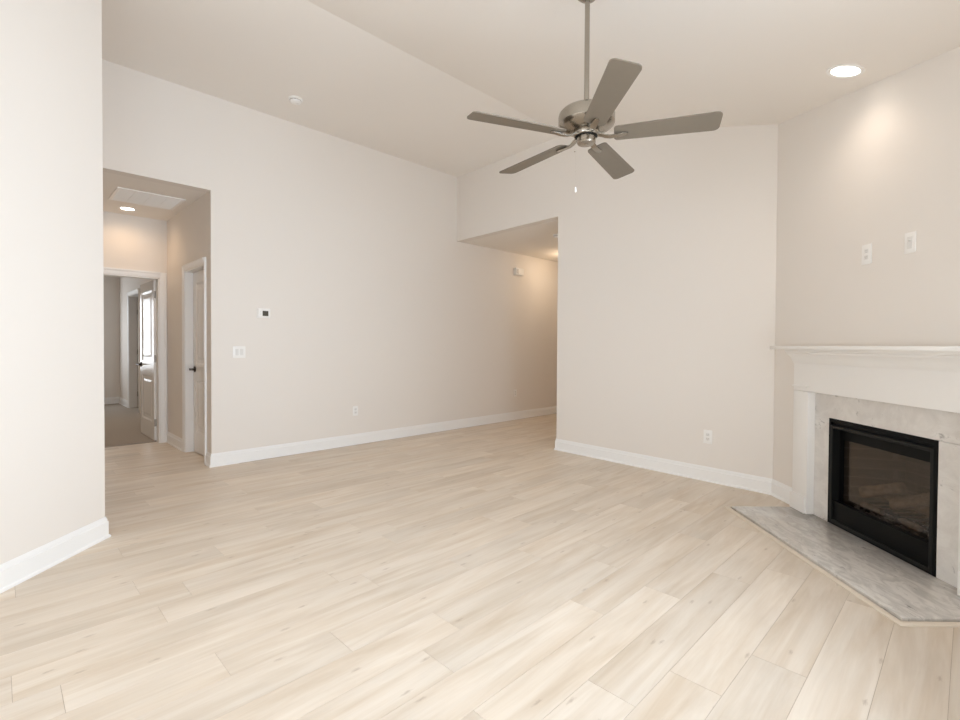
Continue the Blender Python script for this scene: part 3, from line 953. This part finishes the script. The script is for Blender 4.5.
# return air grille in the hall ceiling
gx0, gx1, gy0, gy1 = 0.85, 1.435, 5.85, 6.40
g = empty('return_air_grille', ((gx0 + gx1) / 2, (gy0 + gy1) / 2, ZH), 0, 'white louvred return air grille set in the low hall ceiling', 'vent')
bm = B(); hx, hy = (gx1 - gx0) / 2, (gy1 - gy0) / 2; f = 0.028
box(bm, -hx, hx, -hy, -hy + f, -0.010, 0, bev=0.002); box(bm, -hx, hx, hy - f, hy, -0.010, 0, bev=0.002)
box(bm, -hx, -hx + f, -hy + f, hy - f, -0.010, 0, bev=0.002); box(bm, hx - f, hx, -hy + f, hy - f, -0.010, 0, bev=0.002)
finish('grille_frame', bm, PLASTIC, g)
bm = B()
n = 34
for k in range(n):
    y = -hy + f + (k + 0.5) * (2 * hy - 2 * f) / n
    Mk = Matrix.Translation((0, y, -0.005)) @ Matrix.Rotation(R(-30), 4, 'X')
    box(bm, -hx + f, hx - f, -0.0075, 0.0075, -0.0006, 0.0006, Mk)
for x in (-0.14, 0.0, 0.14):
    box(bm, x - 0.002, x + 0.002, -hy + f, hy - f, -0.009, -0.001)
finish('louvres', bm, PLASTIC, g)
bm = B(); box(bm, -hx + f, hx - f, -hy + f, hy - f, -0.0008, 0.0)
finish('filter_pad', bm, PLASTIC2, g)


# ------------------------------------------------------------------ wall plates.  local: x along wall, y out of the wall, z up
def wallM(kind, a, z):
    if kind == 'N':
        return frame((-1, 0, 0), (0, -1, 0), (0, 0, 1), (a, YW, z))
    if kind == 'E':
        t = Vector((TH, 1, 0)).normalized()
        return frame(t, (-t.y, t.x, 0), (0, 0, 1), (xe(a), a, z))
    if kind == 'D':
        return frame(DS, DN, (0, 0, 1), dg(a, NW, z))


def plate_mesh(w, h, d=0.006):
    bm = B(); box(bm, -w / 2, w / 2, 0, d, -h / 2, h / 2, bev=0.0022)
    return bm


def outlet(M, label, w=0.072, h=0.117, group=None):
    t = empty('wall_outlet', None, mtx=M, label=label, cat='outlet', group=group)
    finish('cover_plate', plate_mesh(w, h), PLASTIC, t, smooth=40)
    for sg in (-1, 1):
        bm = B(); box(bm, -0.0165, 0.0165, 0.004, 0.0072, sg * 0.0195 - 0.0135, sg * 0.0195 + 0.0135, bev=0.0015)
        s = finish('receptacle', bm, PLASTIC2, t)
        bm = B()
        for x in (-0.0065, 0.0065):
            box(bm, x - 0.0012, x + 0.0012, 0.0072, 0.0076, sg * 0.0195 - 0.002, sg * 0.0195 + 0.007)
        lathe(bm, [(0.0024, 0.0072), (0.0024, 0.0076)], 10, frame((1, 0, 0), (0, 0, 1), (0, 1, 0), (0, 0, sg * 0.0195 - 0.0075)))
        finish('slot', bm, SLOT, s)
    bm = B(); lathe(bm, [(0.0025, 0.0055), (0.002, 0.0072)], 10, frame((1, 0, 0), (0, 0, 1), (0, 1, 0), (0, 0, 0)))
    finish('screw', bm, PLASTIC2, t)
    return t


outlet(wallM('N', 3.128, 0.415), 'white wall outlet low on the long wall, right of the light switch')
outlet(wallM('N', 6.10, 0.442), 'white wall outlet low on the dim corridor wall beyond the opening')
outlet(wallM('E', 1.681, 0.405), 'white wall outlet low on the wall under the fan, left of the fireplace', 0.078, 0.124)
outlet(wallM('D', 3.105, 1.811), 'white wall outlet high above the mantel, left of the two plates', 0.078, 0.124)
# cable plate
t = empty('cable_plate', None, mtx=wallM('D', 2.79, 1.818), label='white low voltage wall plate above the mantel, right of the two plates', cat='wall plate')
finish('cover_plate', plate_mesh(0.072, 0.117), PLASTIC, t, smooth=40)
bm = B(); box(bm, -0.017, 0.017, 0.004, 0.0075, -0.034, 0.034, bev=0.0015)
ins = finish('insert', bm, PLASTIC2, t)
bm = B(); lathe(bm, [(0.0075, 0.0075), (0.0075, 0.010), (0.0045, 0.010), (0.0045, 0.016), (0, 0.016)], 14, frame((1, 0, 0), (0, 0, 1), (0, 1, 0), (0, 0, 0.012)), cap=False)
finish('coax_jack', bm, PLASTIC2, ins)
# switch
t = empty('light_switch', None, mtx=wallM('N', 1.782, 1.143), label='white double rocker light switch on the long wall below the thermostat', cat='light switch')
finish('cover_plate', plate_mesh(0.122, 0.120), PLASTIC, t, smooth=40)
for x in (-0.023, 0.023):
    bm = B(); box(bm, x - 0.0165, x + 0.0165, 0.004, 0.0085, -0.033, 0.033, bev=0.002)
    finish('rocker', bm, PLASTIC2, t)
# thermostat
t = empty('thermostat', None, mtx=wallM('N', 2.028, 1.555), label='white thermostat with small dark screen on the long wall above the switch', cat='thermostat')
bm = B(); box(bm, -0.070, 0.070, 0, 0.006, -0.052, 0.052, bev=0.003); box(bm, -0.064, 0.064, 0.006, 0.024, -0.047, 0.047, bev=0.004)
finish('housing', bm, PLASTIC, t, smooth=45)
bm = B(); box(bm, -0.042, 0.018, 0.0235, 0.0252, -0.030, 0.024, bev=0.0005)
finish('screen', bm, SCREEN, t)
bm = B()
for z in (-0.012, 0.014):
    box(bm, 0.034, 0.044, 0.0235, 0.026, z - 0.007, z + 0.007, bev=0.001)
finish('button', bm, PLASTIC2, t)
# door chime
t = empty('door_chime', None, mtx=wallM('N', 6.15, 2.444), label='white box door chime high on the corridor wall beyond the opening', cat='door chime')
bm = B(); box(bm, -0.105, 0.105, 0, 0.008, -0.062, 0.062, bev=0.002)
finish('back_plate', bm, PLASTIC2, t)
bm = B(); box(bm, -0.10, 0.10, 0.008, 0.052, -0.058, 0.058, bev=0.006)
cv = finish('cover', bm, PLASTIC, t, smooth=45)
bm = B()
for k in range(5):
    box(bm, 0.040 + k * 0.011, 0.044 + k * 0.011, 0.0515, 0.0525, -0.04, 0.04)
finish('sound_slot', bm, SLOT, cv)
